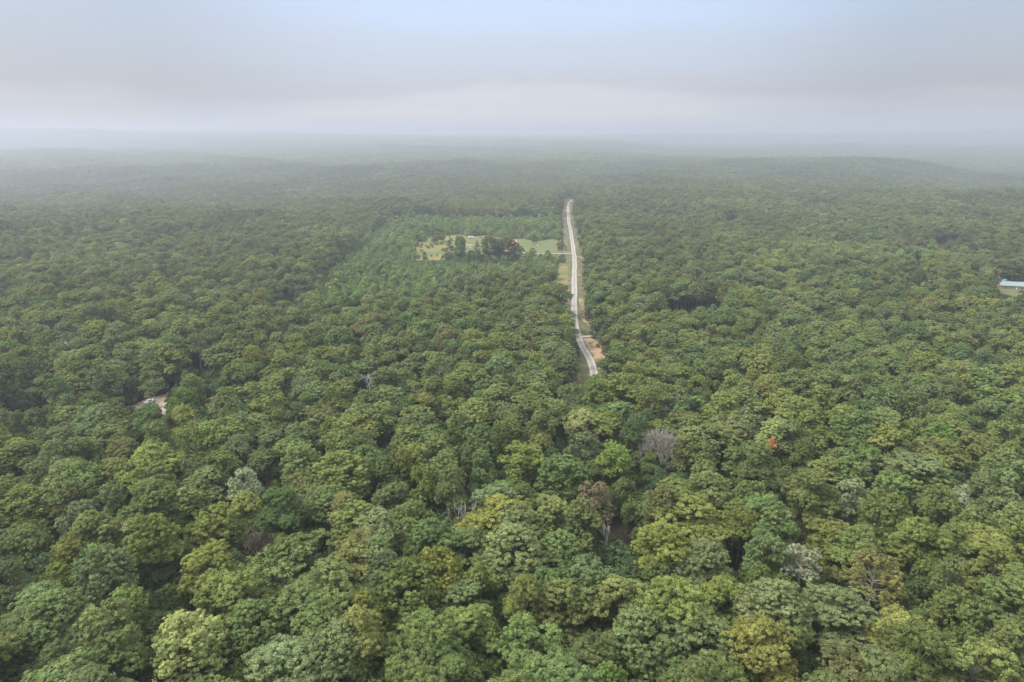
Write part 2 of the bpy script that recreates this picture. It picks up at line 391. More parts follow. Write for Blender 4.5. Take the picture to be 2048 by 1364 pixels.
BUSH = [add_variant(290 + i, 'bush', 5, .12, .32, zsplit=.2, nl=5, Rr=3.4, z0=.2, z1=6.5, n_lobe=40, lobe_r=.95, tufts=12, per_tuft=24, tuft_r=.42, gappy=.05, rough=.35) for i in range(3)]

# far canopy: a 56 m square of forest as coarse leaf masses
def patch_mesh(seed):
    rng = np.random.default_rng(seed); Vs, Qs, As = [], [], []; off = 0
    for gx in range(5):
        for gy in range(5):
            cx = (gx + .5 + rng.uniform(-.35, .35)) * 11.2 - 28; cy_ = (gy + .5 + rng.uniform(-.35, .35)) * 11.2 - 28
            sc = rng.uniform(.8, 1.15); top = 19.5 * sc + rng.normal(0, 1.2); tone = rng.normal(0, .16)
            d = unit(rng.normal(size=(170, 3))); d[:, 2] = np.abs(d[:, 2]) * 1.2 - .25; d = unit(d)
            P = np.array([cx, cy_, top - 7.0]) + d * np.array([6.9, 6.9, 7.0]) * sc * rng.uniform(.78, 1.05, (170, 1))
            V, Q = leaf_quads(P, unit(d + rng.normal(0, .45, (170, 3))), 2.0, rng, aspect=.8)
            Vs.append(V); Qs.append(Q + off); off += len(V); As.append(np.clip(np.repeat(.5 + tone + rng.normal(0, .16, 170), 4), 0, 1))
    return mesh_np('canopy', np.concatenate(Vs), np.concatenate(Qs), 4, [M['leaf']], attr=np.concatenate(As))
PATCH = [patch_mesh(400 + i) for i in range(4)]

PAL = {  # tree colours: reflectance
 'olive green': (.124, .150, .052), 'mid green': (.108, .146, .053), 'yellowish olive': (.142, .162, .050), 'grey-green': (.122, .150, .063),
 'dark olive': (.098, .118, .042), 'dark green': (.082, .116, .044), 'brownish olive': (.138, .142, .056), 'bright green': (.118, .160, .050),
 'pale silvery green': (.20, .225, .135), 'russet brown': (.140, .118, .064), 'yellow green': (.150, .172, .050), 'golden green': (.165, .176, .052), 'orange': (.33, .20, .08), 'fresh green': (.112, .168, .046),
 'pale yellow-green': (.195, .220, .090), 'blue-green': (.085, .128, .060)}
PW = [('olive green', 36), ('mid green', 28), ('yellowish olive', 9), ('grey-green', 13), ('dark olive', 8), ('dark green', 7), ('brownish olive', 4), ('bright green', 3), ('pale yellow-green', 1), ('yellow green', 2)]
PN = [p[0] for p in PW]; PP = np.array([p[1] for p in PW], float); PP /= PP.sum()

# ------------------------------------------------------------------ setting: ground, road, clearings
def axis(a, steps):
    out = [a]
    for step, to in steps:
        while out[-1] < to - 1e-6: out.append(min(to, out[-1] + step))
    return np.array(out)
gx = np.r_[-axis(0, [(12, 600), (60, 2400), (250, 13000)])[::-1][:-1], axis(0, [(12, 600), (60, 2400), (250, 13000)])]
gy = np.r_[-axis(0, [(50, 600)])[::-1][:-1], axis(0, [(12, 1500), (50, 5000), (180, 13000)])]
GX, GY = np.meshgrid(gx, gy); Z = hgt(GX.ravel(), GY.ravel())
V = np.stack([GX.ravel(), GY.ravel(), Z], 1); nx = len(gx)
I, J = np.meshgrid(np.arange(len(gx) - 1), np.arange(len(gy) - 1)); q = (J * nx + I).ravel()
Q = np.stack([q, q + 1, q + nx + 1, q + nx], 1)
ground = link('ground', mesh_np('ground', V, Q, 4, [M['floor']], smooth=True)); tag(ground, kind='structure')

def sheet(name, left, right, lift, m, nacross=6, kind='structure', label=None, attr=False):
    """strip between two point lists, draped on the terrain"""
    left = np.array(left, float); right = np.array(right, float); k = len(left)
    s = np.linspace(0, 1, nacross + 1)
    P = left[:, None] * (1 - s)[None, :, None] + right[:, None] * s[None, :, None]
    P = P.reshape(-1, 2); z = hgt(P[:, 0], P[:, 1]) + lift
    V = np.c_[P, z]; w = nacross + 1
    I, J = np.meshgrid(np.arange(nacross), np.arange(k - 1)); q = (J * w + I).ravel()
    me = mesh_np(name, V, np.stack([q, q + 1, q + w + 1, q + w], 1), 4, [m], smooth=True)
    if attr:
        a = me.attributes.new('across', 'FLOAT', 'POINT'); a.data.foreach_set('value', np.tile(s * 2 - 1, k).astype(np.float32))
    o = link(name, me); tag(o, label, kind=kind); return o
def blob(name, cx, cy_, rx, ry, lift, m, seed=0, rag=.22):
    rng = np.random.default_rng(seed); n = 48; th = np.linspace(0, 2 * math.pi, n, endpoint=False)
    k = 1 + rag * (np.sin(th * 2 + rng.uniform(0, 6)) * .5 + np.sin(th * 3 + rng.uniform(0, 6)) * .4 + np.sin(th * 7 + rng.uniform(0, 6)) * .25)
    rings = np.linspace(.02, 1, 9); P = []
    for r_ in rings: P.append(np.c_[cx + np.cos(th) * rx * k * r_, cy_ + np.sin(th) * ry * k * r_])
    P = np.concatenate(P); V = np.c_[P, hgt(P[:, 0], P[:, 1]) + lift]; Fq = []
    for i in range(len(rings) - 1):
        for j in range(n): Fq.append((i * n + j, i * n + (j + 1) % n, (i + 1) * n + (j + 1) % n, (i + 1) * n + j))
    o = link(name, mesh_np(name, V, Fq, 4, [m], smooth=True)); tag(o, kind='structure'); return o
ys = np.arange(270, RY[-1], 6.0); xs = road_x(ys)
rngw = np.random.default_rng(3)
def wob(a, s): return a + s * (np.sin(ys / 17 + a) + .6 * np.sin(ys / 7.3 + 2 * a))
sheet('verge', np.c_[xs - 17, ys], np.c_[xs + 12, ys], .12, M['verge'], 10)
wl = 2.1 + .15 * np.sin(ys / 21) + .12 * np.sin(ys / 8); wr = 2.2 + .12 * np.sin(ys / 17 + 1) + .1 * np.sin(ys / 9)
sheet('road', np.c_[xs - wl, ys], np.c_[xs + wr, ys], .34, M['road'], 10, attr=True)
def drape_path(name, pts, w, lift, m):
    pts = np.array(pts, float); d = np.linalg.norm(np.diff(pts, axis=0), axis=1); tt = np.r_[0, np.cumsum(d)]
    s = np.linspace(0, tt[-1], max(4, int(tt[-1] / 3))); x = np.interp(s, tt, pts[:, 0]); y = np.interp(s, tt, pts[:, 1])
    dx, dy = np.gradient(x), np.gradient(y); ln = np.hypot(dx, dy); nx_, ny_ = -dy / ln, dx / ln
    return sheet(name, np.c_[x + nx_ * w / 2, y + ny_ * w / 2], np.c_[x - nx_ * w / 2, y - ny_ * w / 2], lift, m, 3)
# orange clay cut on the right of the road, and the gravel spur across it
yc = np.arange(342, 402, 3.0); xc = road_x(yc)
wd = 4.0 + 5.5 * np.sin(np.clip((yc - 342) / 58, 0, 1) * math.pi) ** .6
sheet('bare_clay_bank', np.c_[xc + 2.9, yc], np.c_[xc + 2.9 + wd, yc], .22, M['dirt'], 5)
p = at(1154, 675); q_ = at(1193, 674); drape_path('gravel_spur', [(p[0] + 1.5, p[1]), (q_[0] - 3, q_[1] + .5), (q_[0] + 2, q_[1])], 3.6, .40, M['gravel'])
for (px, py, rx, ry, sd) in [(1173, 640, 3.0, 14, 1), (1166, 520, 2.0, 22, 2), (1163, 605, 1.8, 12, 3)]:
    c = at(px, py); blob('bare_clay_patch', c[0], c[1], rx, ry, .2, M['dirt'], sd)
# meadow round the house, mown lawn, drive
yy = np.arange(664, 886, 6.0)
mleft = np.interp(yy, [682, 700, 760, 820, 862], [-92, -100, -112, -104, -86]) + 3 * np.sin(yy / 9)
sheet('meadow', np.c_[mleft, yy], np.c_[road_x(yy) - 15, yy], .06, M['meadow'], 24)
yy2 = np.arange(712, 812, 6.0)
sheet('lawn', np.c_[-62 + 2 * np.sin(yy2 / 8), yy2], np.c_[road_x(yy2) - 18 + np.sin(yy2 / 7), yy2], .16, M['lawn'], 12)
yy3 = np.arange(540, 640, 6.0)
sheet('grass_strip', np.c_[road_x(yy3) - 17 + np.sin(yy3 / 6), yy3], np.c_[road_x(yy3) - 6 + np.sin(yy3 / 4), yy3], .2, M['meadow'], 5)
dy = 704
drape_path('driveway', [(float(road_x(dy)) - 1, dy), (45, dy + 1), (20, dy + 1.5), (2, dy + 6), (-8, dy + 16), (-8, dy + 40)], 3.4, .30, M['gravel'])
blob('parking_patch', -11, 722, 10, 9, .24, M['pale_dirt'], 8)
for px0, px1, py in [(1135, 1107, 437.5), (1137, 1150, 437), (1135, 1128, 402), (1150, 1168, 490)]:
    a_, b_ = at(px0, py), at(px1, py); drape_path('side_track', [a_, b_], 3.2 if py > 410 else 5, .36, M['pale_dirt'])
# clearings in the forest
c1 = at(308, 818); blob('dirt_clearing', c1[0], c1[1], 13, 19, .1, M['pale_dirt'], 11)
c1b = at(418, 806); blob('dirt_clearing', c1b[0], c1b[1], 6, 5, .1, M['pale_dirt'], 12)
c2 = at(1862, 541); blob('dirt_clearing', c2[0], c2[1], 27, 13, .1, M['pale_dirt'], 13)
c3 = at(2028, 584); blob('house_yard', c3[0] + 6, c3[1] - 6, 32, 24, .1, M['lawn'], 14)
blob('dirt_yard', c3[0] + 16, c3[1] + 26, 24, 12, .16, M['dirt'], 15)
c4 = at(1612, 1072); blob('bare_soil', c4[0], c4[1], 5, 4, .1, M['litter'], 16, .4)
c5 = at(1738, 1245); 
c6 = at(1166, 816)

# ------------------------------------------------------------------ where trees may stand
def keep_mask(x, y, hs=1.0, rcr=4.2):
    """False where nothing tall stands"""
    k = np.ones(len(x), bool)
    rx = road_x(y); dl = rx - x; dr = x - rx
    lw = np.interp(y, [285, 330, 480, 520, 640, 690, 1000, 1400], [3.5, 6.0, 6.0, 13, 13, 11, 10, 8]) + 3.5
    rw = np.interp(y, [285, 325, 345, 400, 430, 1200, 1400], [2.5, 3, 10.5, 11, 8, 8, 6]) + 3.5
    k &= ~((y > 285) & (y < 1430) & (dl < lw) & (dr < rw))
    def ell(cx, cy_, a, b): return ((x - cx) / a) ** 2 + ((y - cy_) / b) ** 2 < 1
    k &= ~ell(c1[0], c1[1] + 2, 11, 18); k &= ~ell(c1b[0], c1b[1], 6, 7)
    k &= ~ell(c2[0], c2[1], 18, 12); k &= ~ell(c3[0] + 4, c3[1] + 2, 28, 24)
    k &= ~ell(*at(75, 830, 4), 9, 8); k &= ~ell(*at(545, 600, 4), 6, 30)
    # openings seen from the air: no crown stands in the way
    g = hgt(x, y); d = proj(x, y, g)[2]; px, pt, _ = proj(x, y, g + 19.5 * hs); _, pb, _ = proj(x, y, g + 8 * hs); rp = rcr * F / d
    for (x0, x1, y0, y1) in OPENINGS:
        k &= ~((px + rp > x0) & (px - rp < x1) & (pt < y1) & (pb > y0))
    return k
OPENINGS = [(287, 328, 797, 834), (411, 423, 802, 810), (1998, 2080, 560, 602), (1828, 1850, 528, 536), (1852, 1870, 559, 567), (1142, 1156, 752, 796), 
            (1598, 1628, 1062, 1078), (1222, 1246, 1046, 1082), (1738, 1748, 1244, 1270), (375, 428, 712, 745), (484, 540, 1105, 1140), (1290, 1362, 905, 925), (722, 754, 770, 792)]
for (a_, b_, y0_) in [(1150, 1156, 660), (1158, 1184, 715), (1145, 1153, 600), (1144, 1153, 550), (1142, 1150, 500), (1136, 1144, 460), (1132, 1139, 425), (1132, 1138, 405)]:
    OPENINGS.append((a_, b_, y0_ - 20, y0_ + 20))
OPENINGS += [(1158, 1186, 632, 730), (1335, 1440, 604, 622), (560, 588, 590, 606), (1450, 1475, 434, 441), (1880, 1930, 478, 486), (20, 90, 812, 826), (1166, 1186, 650, 705), (1160, 1190, 668, 678)]
def in_parcel(x, y):
    left = np.interp(y, [415, 470, 760, 960], [-118, -150, -172, -165])
    right = road_x(y) - 6
    near = np.interp(x, [-170, -60, 0, 60], [425, 418, 440, 470])
    return (x > left) & (x < right) & (y > near) & (y < 955)
def in_meadow(x, y):
    l_ = np.interp(y, [682, 700, 760, 820, 862], [-94, -102, -108, -102, -90]) + 4 * np.sin(y / 7)
    return (x > l_) & (x < road_x(y) - 10) & (y > 676 + 10 * np.sin(x / 13)) & (y < np.interp(x, [-100, -40, 0, 60], [838, 828, 803, 797]) + 7 * np.sin(x / 6))

# ------------------------------------------------------------------ individual trees
rs = np.random.default_rng(21)
FEAT = []  # x, y, variant, colour, scale xy, scale z, label or None
def feat(px, py, var, col, sc=1.0, sz=None, label=None, up=15.0, name='broadleaf_tree'):
    x, y = at(px, py, up); FEAT.append((x, y, var, col, sc * 1.1, (sz or sc) * 1.02, label, name))
feat(380, 1290, DOME[0], 'pale yellow-green', 1.1, 1.0, 'tall pointed tree with pale cream-topped leaves at the lower left')
feat(205, 1130, DOME[1], 'fresh green', .92, .95, 'round dense bright green dome crown in the lower left forest')
feat(250, 1215, TALL[0], 'fresh green', .85, .92, 'narrow bright green tree below the bright green dome crown')
feat(420, 1130, OAK[1], 'golden green', .95, 1.0, 'golden green tree left of the leafless tangled dead tree')
feat(490, 980, OPEN[0], 'pale silvery green', .85, 1.0, 'pale silvery topped tree at left, whitest crown of the left half')
feat(488, 1020, OAK[3], 'yellowish olive', 1.0, .98, 'yellowish olive crown directly below the pale silvery topped tree')
feat(1190, 1005, OPEN[2], 'russet brown', .85, .98, 'russet brown leafed tree above the black gap near bottom centre')
feat(1130, 945, DOME[2], 'mid green', 1.3, 1.02, 'large full green crown left of the bare grey dead tree')
feat(1225, 915, OAK[5], 'fresh green', .95, 1.0, 'bright green topped crown touching the left side of the bare grey dead tree')
feat(1330, 1090, OAK[6], 'yellow green', 1.25, 1.02, 'broad yellow green crown right of the black forest gap')
feat(1400, 1120, OAK[2], 'grey-green', 1.05, 1.0)
feat(1710, 1000, OPEN[0], 'pale silvery green', .85, .98, 'pale silvery crown at right, just above the brown bare soil gap level')
feat(1607, 1130, OPEN[1], 'pale silvery green', .75, .98, 'pale silvery crown below the brown bare soil gap at lower right')
feat(1915, 1012, OPEN[2], 'pale silvery green', .65, .96, 'small pale silvery crown near the right edge')
feat(1615, 1000, OAK[4], 'dark olive', 1.25, 1.12, 'tall dark olive tree standing over the brown bare soil gap')
feat(1545, 896, SPRIG[0], 'orange', .56, .90, 'small orange leafed crown, the only orange one')
feat(1850, 940, OAK[7], 'golden green', 1.05, 1.0, 'golden tree turning orange at right')
feat(1780, 935, OAK[8], 'brownish olive', .95, .98)
feat(1515, 1300, OAK[0], 'golden green', 1.1, 1.0, 'golden green crown at the bottom right of centre')
feat(1430, 1200, OAK[9], 'yellow green', 1.1, .98)
feat(1240, 1215, OAK[2], 'olive green', 1.3, 1.05)
feat(1150, 812, BUSH[1], 'pale yellow-green', 1.1, 1.3, 'pale low tree at the near end of the brown road strip', up=6)
feat(1194, 768, OAK[2], 'olive green', .95, .95, 'green crown hiding the road just below its bend')
feat(1870, 880, DOME[0], 'fresh green', .95, .98)
feat(1820, 870, DOME[1], 'yellow green', .9, 1.0)
feat(1740, 1170, OPEN[1], 'brownish olive', 1.05, 1.05, 'thin brownish crown above the broken white snag at lower right')
feat(1650, 800, DOME[2], 'fresh green', 1.0, 1.0)
feat(1760, 810, DOME[0], 'mid green', 1.1, 1.05)
feat(300, 770, OPEN[1], 'grey-green', .85, .95, 'pale trunked thin tree standing in front of the left dirt clearing')
feat(372, 800, DOME[1], 'fresh green', .92, .95, 'light green tree at the right edge of the left dirt clearing')
feat(190, 800, OAK[3], 'dark green', 1.0, .9)
feat(1175, 1330, OAK[6], 'dark olive', 1.0, 1.0)
feat(645, 1010, OAK[5], 'mid green', 1.1, 1.0)
feat(790, 1010, OAK[8], 'grey-green', 1.15, 1.0)

# candidates: jittered hexagonal lattice, denser kinds chosen per zone
def lattice(y0, y1, sp, seed, jit=.36, uw=.86, pad=45):
    rng = np.random.default_rng(seed); P = []
    ry = sp * .866; j = 0; y = y0
    while y < y1:
        hw = uw * max(y, 60) + pad
        n = int(2 * hw / sp); x = -hw + (np.arange(n) + (.5 if j % 2 else 0)) * sp
        P.append(np.c_[x, np.full(n, y)]); y += ry; j += 1
    P = np.concatenate(P)
    return P + rng.uniform(-jit, jit, P.shape) * sp
def vnoise(x, y, s, seed):
    rng = np.random.default_rng(seed); v = 0
    for _ in range(5):
        a = rng.uniform(0, 6.28); f = rng.uniform(.6, 1.6) / s
        v = v + np.sin((x * math.cos(a) + y * math.sin(a)) * f * 6.28 + rng.uniform(0, 6.28))
    return v / 2.2
def pick_colour(x, y, rng):
    n = len(x); i = rng.choice(len(PN), n, p=PP)
    v = vnoise(x, y, 60, 8)
    warm = (v > .55) & (rng.random(n) < .45) ; i = np.where(warm, PN.index('yellowish olive'), i)
    cool = (v < -.6) & (rng.random(n) < .45); i = np.where(cool, PN.index('grey-green'), i)
    return i
near = lattice(70, 420, 12.2, 31, jit=.42)
near = near[keep_mask(near[:, 0], near[:, 1])]
fx = np.array([[f[0], f[1], 5.4 * f[4] + 3.6] for f in FEAT])
DEAD = [ # px, py (middle), height above ground of that middle, kind, material, height, spread, label
 (1325, 893, 15, 'fan', 'dead', 20, 6.6, 'large bare grey dead tree with a round fan of fine twigs'),
 (738, 766, 15, 'snag', 'bleached', 19, 4.2, 'bleached white dead snag with crooked bare limbs left of centre'),
 (512, 1095, 9, 'fan', 'dead_brown', 14, 5.0, 'leafless tangled dead tree in a dark gap at lower left'),
 (926, 1045, 15, 'snag', 'dead', 19, 3.4, 'forked pale snag poking up between green crowns below centre'),
 (1213, 1066, 8, 'snag', 'bleached', 10, 1.6, 'thin short dead snag at the left of the black gap'),
 (672, 1168, 13, 'snag', 'bleached', 15, 2.0, 'thin white dead stem between crowns in the lower left middle'),
 (1752, 1262, 11, 'snag', 'dead', 14, 2.2, 'broken white snag above the brown gap at lower right'),
 (118, 698, 15, 'snag', 'bleached', 19, 3.4, 'small bare snag at far left, left one of the pair'),
 (149, 697, 15, 'snag', 'bleached', 19, 3.6, 'small bare snag at far left, right one of the pair'),
 (600, 1020, 14, 'snag', 'dead_brown', 17, 2.0, 'short brown dead top right of the silvery left crown'),
]
DP = [(*at(d[0], d[1], d[2]), 8.6 if d[4] == 'dead' and d[3] == 'fan' else 7.0 if d[3] == 'fan' else 5.0) for d in DEAD]
excl = np.concatenate([fx, np.array(DP)])
dist = np.linalg.norm(near[:, None] - excl[None, :, :2], axis=2)
near = near[~np.any(dist < excl[None, :, 2], axis=1)]
rng = np.random.default_rng(77)
nx_, ny_ = near[:, 0], near[:, 1]
ncol = pick_colour(nx_, ny_, rng); nn = len(near)
nvar = np.array([rng.choice(OAK) if t_ < .70 else rng.choice(OPEN) if t_ < .80 else rng.choice(DOME) if t_ < .92 else rng.choice(TALL) for t_ in rng.random(nn)])
nsc = np.clip(rng.normal(1.16, .24, nn), .66, 1.7)
nsz = np.clip(1.06 + .06 * vnoise(nx_, ny_, 45, 9) + rng.normal(0, .085, nn), .70, 1.22)
for ch in (PN.index('bright green'),):
    k_ = ncol == ch; nvar[k_] = rng.choice(DOME, k_.sum())
ng = hgt(nx_, ny_)
# a tree is in the picture if its crown is
px, py, dd = proj(nx_, ny_, ng + 15 * nsz)
inpic = (px > -55) & (px < 2103) & (py < 1364 + 75)
order = np.argsort(dd); order = order[inpic[order]]
NIND = 262
ind = order[:NIND]; rest = np.setdiff1d(np.arange(nn), ind)
print('near trees', nn, 'in picture', inpic.sum(), 'first stuff py', py[order[NIND]] if len(order) > NIND else None)

def jitter_tint(c, rng, s=.09):
    k = 1 + rng.normal(0, s); return [max(.01, c[0] * k * (1 + rng.normal(0, .05))), max(.01, c[1] * k), max(.01, c[2] * k * (1 + rng.normal(0, .08)))]
LAND = [('the bare grey dead tree', 1325, 890), ('the bleached white snag', 738, 766), ('the leafless tangled dead tree', 512, 1095), ('the forked pale snag', 926, 1045),
        ('the black forest gap', 1235, 1070), ('the broken white snag', 1752, 1262), ('the small orange crown', 1545, 893), ('the russet brown tree', 1190, 1000),
        ('the bright green dome crown', 205, 1130), ('the cream-topped tree', 380, 1290), ('the brown bare soil gap', 1612, 1070), ('the left dirt clearing', 308, 818),
        ('the silvery left crown', 490, 975), ('the golden orange tree', 1850, 935)]
used = set(f[6] for f in FEAT if f[6]) | set(d[7] for d in DEAD)
SHAPEW = {'oak': 'lobed', 'open': 'thin open', 'dome': 'dense round', 'tall': 'tall narrow', 'cone': 'pointed', 'bush': 'small low'}
def make_label(col, kind, sc, x, y, z):
    a, b_, _ = proj(x, y, z)
    size = 'broad ' if sc > 1.4 else 'small ' if sc < .9 else ''
    head = f"{size}{SHAPEW[kind]} {col} crown"
    best = min(LAND, key=lambda q: (q[1] - a) ** 2 + (q[2] - b_) ** 2)
    dx, dy_ = a - best[1], b_ - best[2]
    if dx * dx + dy_ * dy_ < 115 ** 2:
        ang = math.degrees(math.atan2(-dy_, dx)) % 360
        w = ['right of', 'above and right of', 'above', 'above and left of', 'left of', 'below and left of', 'below', 'below and right of'][int((ang + 22.5) // 45) % 8]
        s = f"{head} just {w} {best[0]}"
        if s not in used and len(s.split()) <= 16: used.add(s); return s
    fx_ = min(100, max(0, round(a / 20.48))); fy_ = min(100, max(0, round((1364 - b_) / 13.64)))
    s = f"{head} centred {fx_} percent from left and {fy_} percent up"
    if b_ > 1330: s = f"{head} cut by bottom edge {a / 20.48:.1f} percent from left"
    k = 0
    while s in used:
        k += 1; s = f"{head} centred {a / 20.48:.1f} percent from left and {(1364 - b_) / 13.64:.1f} percent up"
        if k > 2: break
    used.add(s); return s
GRP = 'broadleaf trees of the near forest'
def plant(x, y, var, col, sc, sz, label, name='broadleaf_tree', rz=None, group=GRP, cat='tree', tint=None):
    cm, tm, wm, kind = VARS[var]
    z = h1(x, y); o = empty(name, (x, y, z), rs.uniform(0, 6.28) if rz is None else rz); o.rotation_euler[0] = rs.uniform(-.07, .07); o.rotation_euler[1] = rs.uniform(-.07, .07); o.scale = (sc, sc, sz)
    tag(o, label or make_label(col, kind, sc, x, y, z + 15 * sz), cat, group)
    t_ = link('trunk', tm, o); c_ = link('crown', cm, o)
    c_['tint'] = tint or jitter_tint(PAL[col], rs)
    return o
for f in FEAT: plant(*f[:7], name=f[7])
for i in ind: plant(float(nx_[i]), float(ny_[i]), int(nvar[i]), PN[ncol[i]], float(nsc[i]), float(nsz[i]), None)

# trees that stand alone round the meadow and by the road, each one seen by itself
def single(px, py, up, var, col, sc, sz, label, name='broadleaf_tree', group='trees standing round the meadow'):
    x, y = at(px, py, up); plant(x, y, var, col, sc, sz, label, name, group=group)
single(898, 527, 0, CONE[0], 'dark green', 2.3, 2.05, 'leftmost tall dark tree in front of the meadow')
single(921, 530, 0, TALL[1], 'dark green', 1.25, 1.3, 'tall dark tree just left of the small white shed')
single(956, 531, 0, CONE[2], 'blue-green', 2.1, 1.9, 'dark tree just right of the small white shed')
single(980, 532, 0, TALL[2], 'dark green', 1.8, 1.36, 'broad dark tree left of the red roofed house')
single(1016, 530, 0, TALL[2], 'dark olive', 2.1, 1.25, 'big brownish dark tree covering the red roofed house front')
single(1968, 596, 0, OAK[5], 'dark green', 1.0, .8, 'dark tree screening the left end of the teal roofed house')
single(945, 527, 0, TALL[1], 'dark green', .9, .62, 'short dark tree below the small white shed')
single(1000, 531, 0, TALL[0], 'dark green', 1.3, 1.2, 'dark tree filling the gap left of the tree hiding the red roofed house')
single(1036, 530, 0, CONE[1], 'dark green', 2.2, 1.6, 'shorter dark tree right of the tree hiding the red roofed house')
single(874, 487, 0, BUSH[1], 'dark green', 1.6, 1.9, 'dark rounded cedar alone in the left meadow', 'cedar_tree')
single(884, 484, 0, BUSH[2], 'olive green', 1.1, 1.5, 'lighter small tree touching the dark meadow cedar', 'small_tree')
single(842, 482, 0, BUSH[0], 'dark green', .75, .6, 'low dark bush at the left end of the meadow', 'bush')
single(886, 502, 0, BUSH[1], 'dark olive', .6, .45, 'low dark bush in the meadow left of the tall trees', 'bush')
single(1069, 489, 0, BUSH[2], 'dark green', 1.0, 1.75, 'dark tree alone on the lawn right of the house', 'cedar_tree')
single(1095, 508, 0, BUSH[0], 'dark green', .8, .55, 'low bush beside the driveway to the house', 'bush')
single(1060, 478, 0, BUSH[1], 'olive green', .9, .9, 'bush behind the lawn tree at the far side', 'bush')
single(1122, 455, 0, BUSH[1], 'dark green', .7, .7, 'dark bush on the left grass verge far up the road', 'bush')
single(1126, 500, 0, CONE[1], 'dark green', 1.2, .95, 'dark conifer where the driveway meets the road', 'conifer_tree')
# pale trunked trees over the dark opening at left
for px_, py_, lab in [(405, 752, 'tall tree with a long pale bare trunk above the dark opening at left, leftmost'), (423, 750, 'tall tree with a pale bare trunk right beside the first pale trunk'), (342, 735, 'tall slim pale trunk left of the dark opening')]:
    x, y = at(px_, py_); plant(x, y, OPEN[1], 'grey-green', .85, 1.08, lab, 'pale_trunk_tree', group='pale trunked trees at left')

# ------------------------------------------------------------------ dead trees
def grow(m, rng, p, d, ln, r, depth, spread, sides, twig, tw, rmin=.032):
    n = 3; pts = [p]; rad = [r]; q = p.copy(); dd_ = d.copy()
    for i in range(n):
        dd_ = (dd_ + Vector((rng.uniform(-1, 1), rng.uniform(-1, 1), rng.uniform(-.6, 1))) * .16).normalized()
        q = q + dd_ * ln / n; pts.append(q.copy()); rad.append(max(rmin, r * (1 - .42 * (i + 1) / n)))
    tgt = m if depth > twig else tw
    tgt.tube(pts, rad, sides if depth > 1 else 3, cap=False)
    if depth <= 0: return
    k = rng.choice([2, 3])
    for i in range(k):
        an = 2 * math.pi * (i + rng.uniform(-.3, .3)) / k
        a = dd_.orthogonal().normalized(); b_ = dd_.cross(a)
        sp = spread * rng.uniform(.6, 1.2)
        nd = (dd_ + (a * math.cos(an) + b_ * math.sin(an)) * sp + Vector((0, 0, .12))).normalized()
        st = pts[-1] if i < 2 else pts[-2]
        grow(m, rng, st.copy(), nd, ln * rng.uniform(.66, .86), rad[-1] * (.78 if i else .9), depth - 1, spread, sides, twig, tw, rmin)
for (d, p_) in zip(DEAD, DP):
    rng_ = random.Random(int(d[0])); x, y, _ = p_; z = h1(x, y); H = d[5]
    root = empty('dead_tree', (x, y, z)); tag(root, d[7], 'dead tree', 'dead trees in the forest')
    m = MB(); tw = MB()
    if d[3] == 'fan':
        th = H * .42; m.tube([(0, 0, -.5), (.1, 0, th * .5), (0, .1, th)], [.36, .28, .22], 8, cap=False)
        nb = 12 if d[4] == 'dead' else 7
        for i in range(nb):
            an = i * 2.4; el = .10 + .90 * (i / (nb - 1))
            dv = Vector((math.cos(an) * (1.05 - el * .9), math.sin(an) * (1.05 - el * .9), .55 + el)).normalized()
            grow(m, rng_, Vector((0, 0, th * (.58 + .5 * i / nb))), dv, H * .195, .17, 5, .46, 5, 2, tw)
    else:
        th = H * .55; k = d[6] / 3.5
        m.tube([(0, 0, -.5), (.2, 0, th * .5), (.1, .1, th)], [.32, .27, .22], 7, cap=False)
        for i in range(4):
            an = i * 1.9 + rng_.uniform(-.4, .4)
            grow(m, rng_, Vector((.1, 0, th * (.82 + .06 * i))), Vector((math.cos(an) * .42 * k, math.sin(an) * .42 * k, 1)).normalized(), H * .2, .22, 3, .42 * k, 5, 1, tw, .06)
    m.build('trunk', M[d[4]], root); tw.build('twigs', M[d[4]], root)

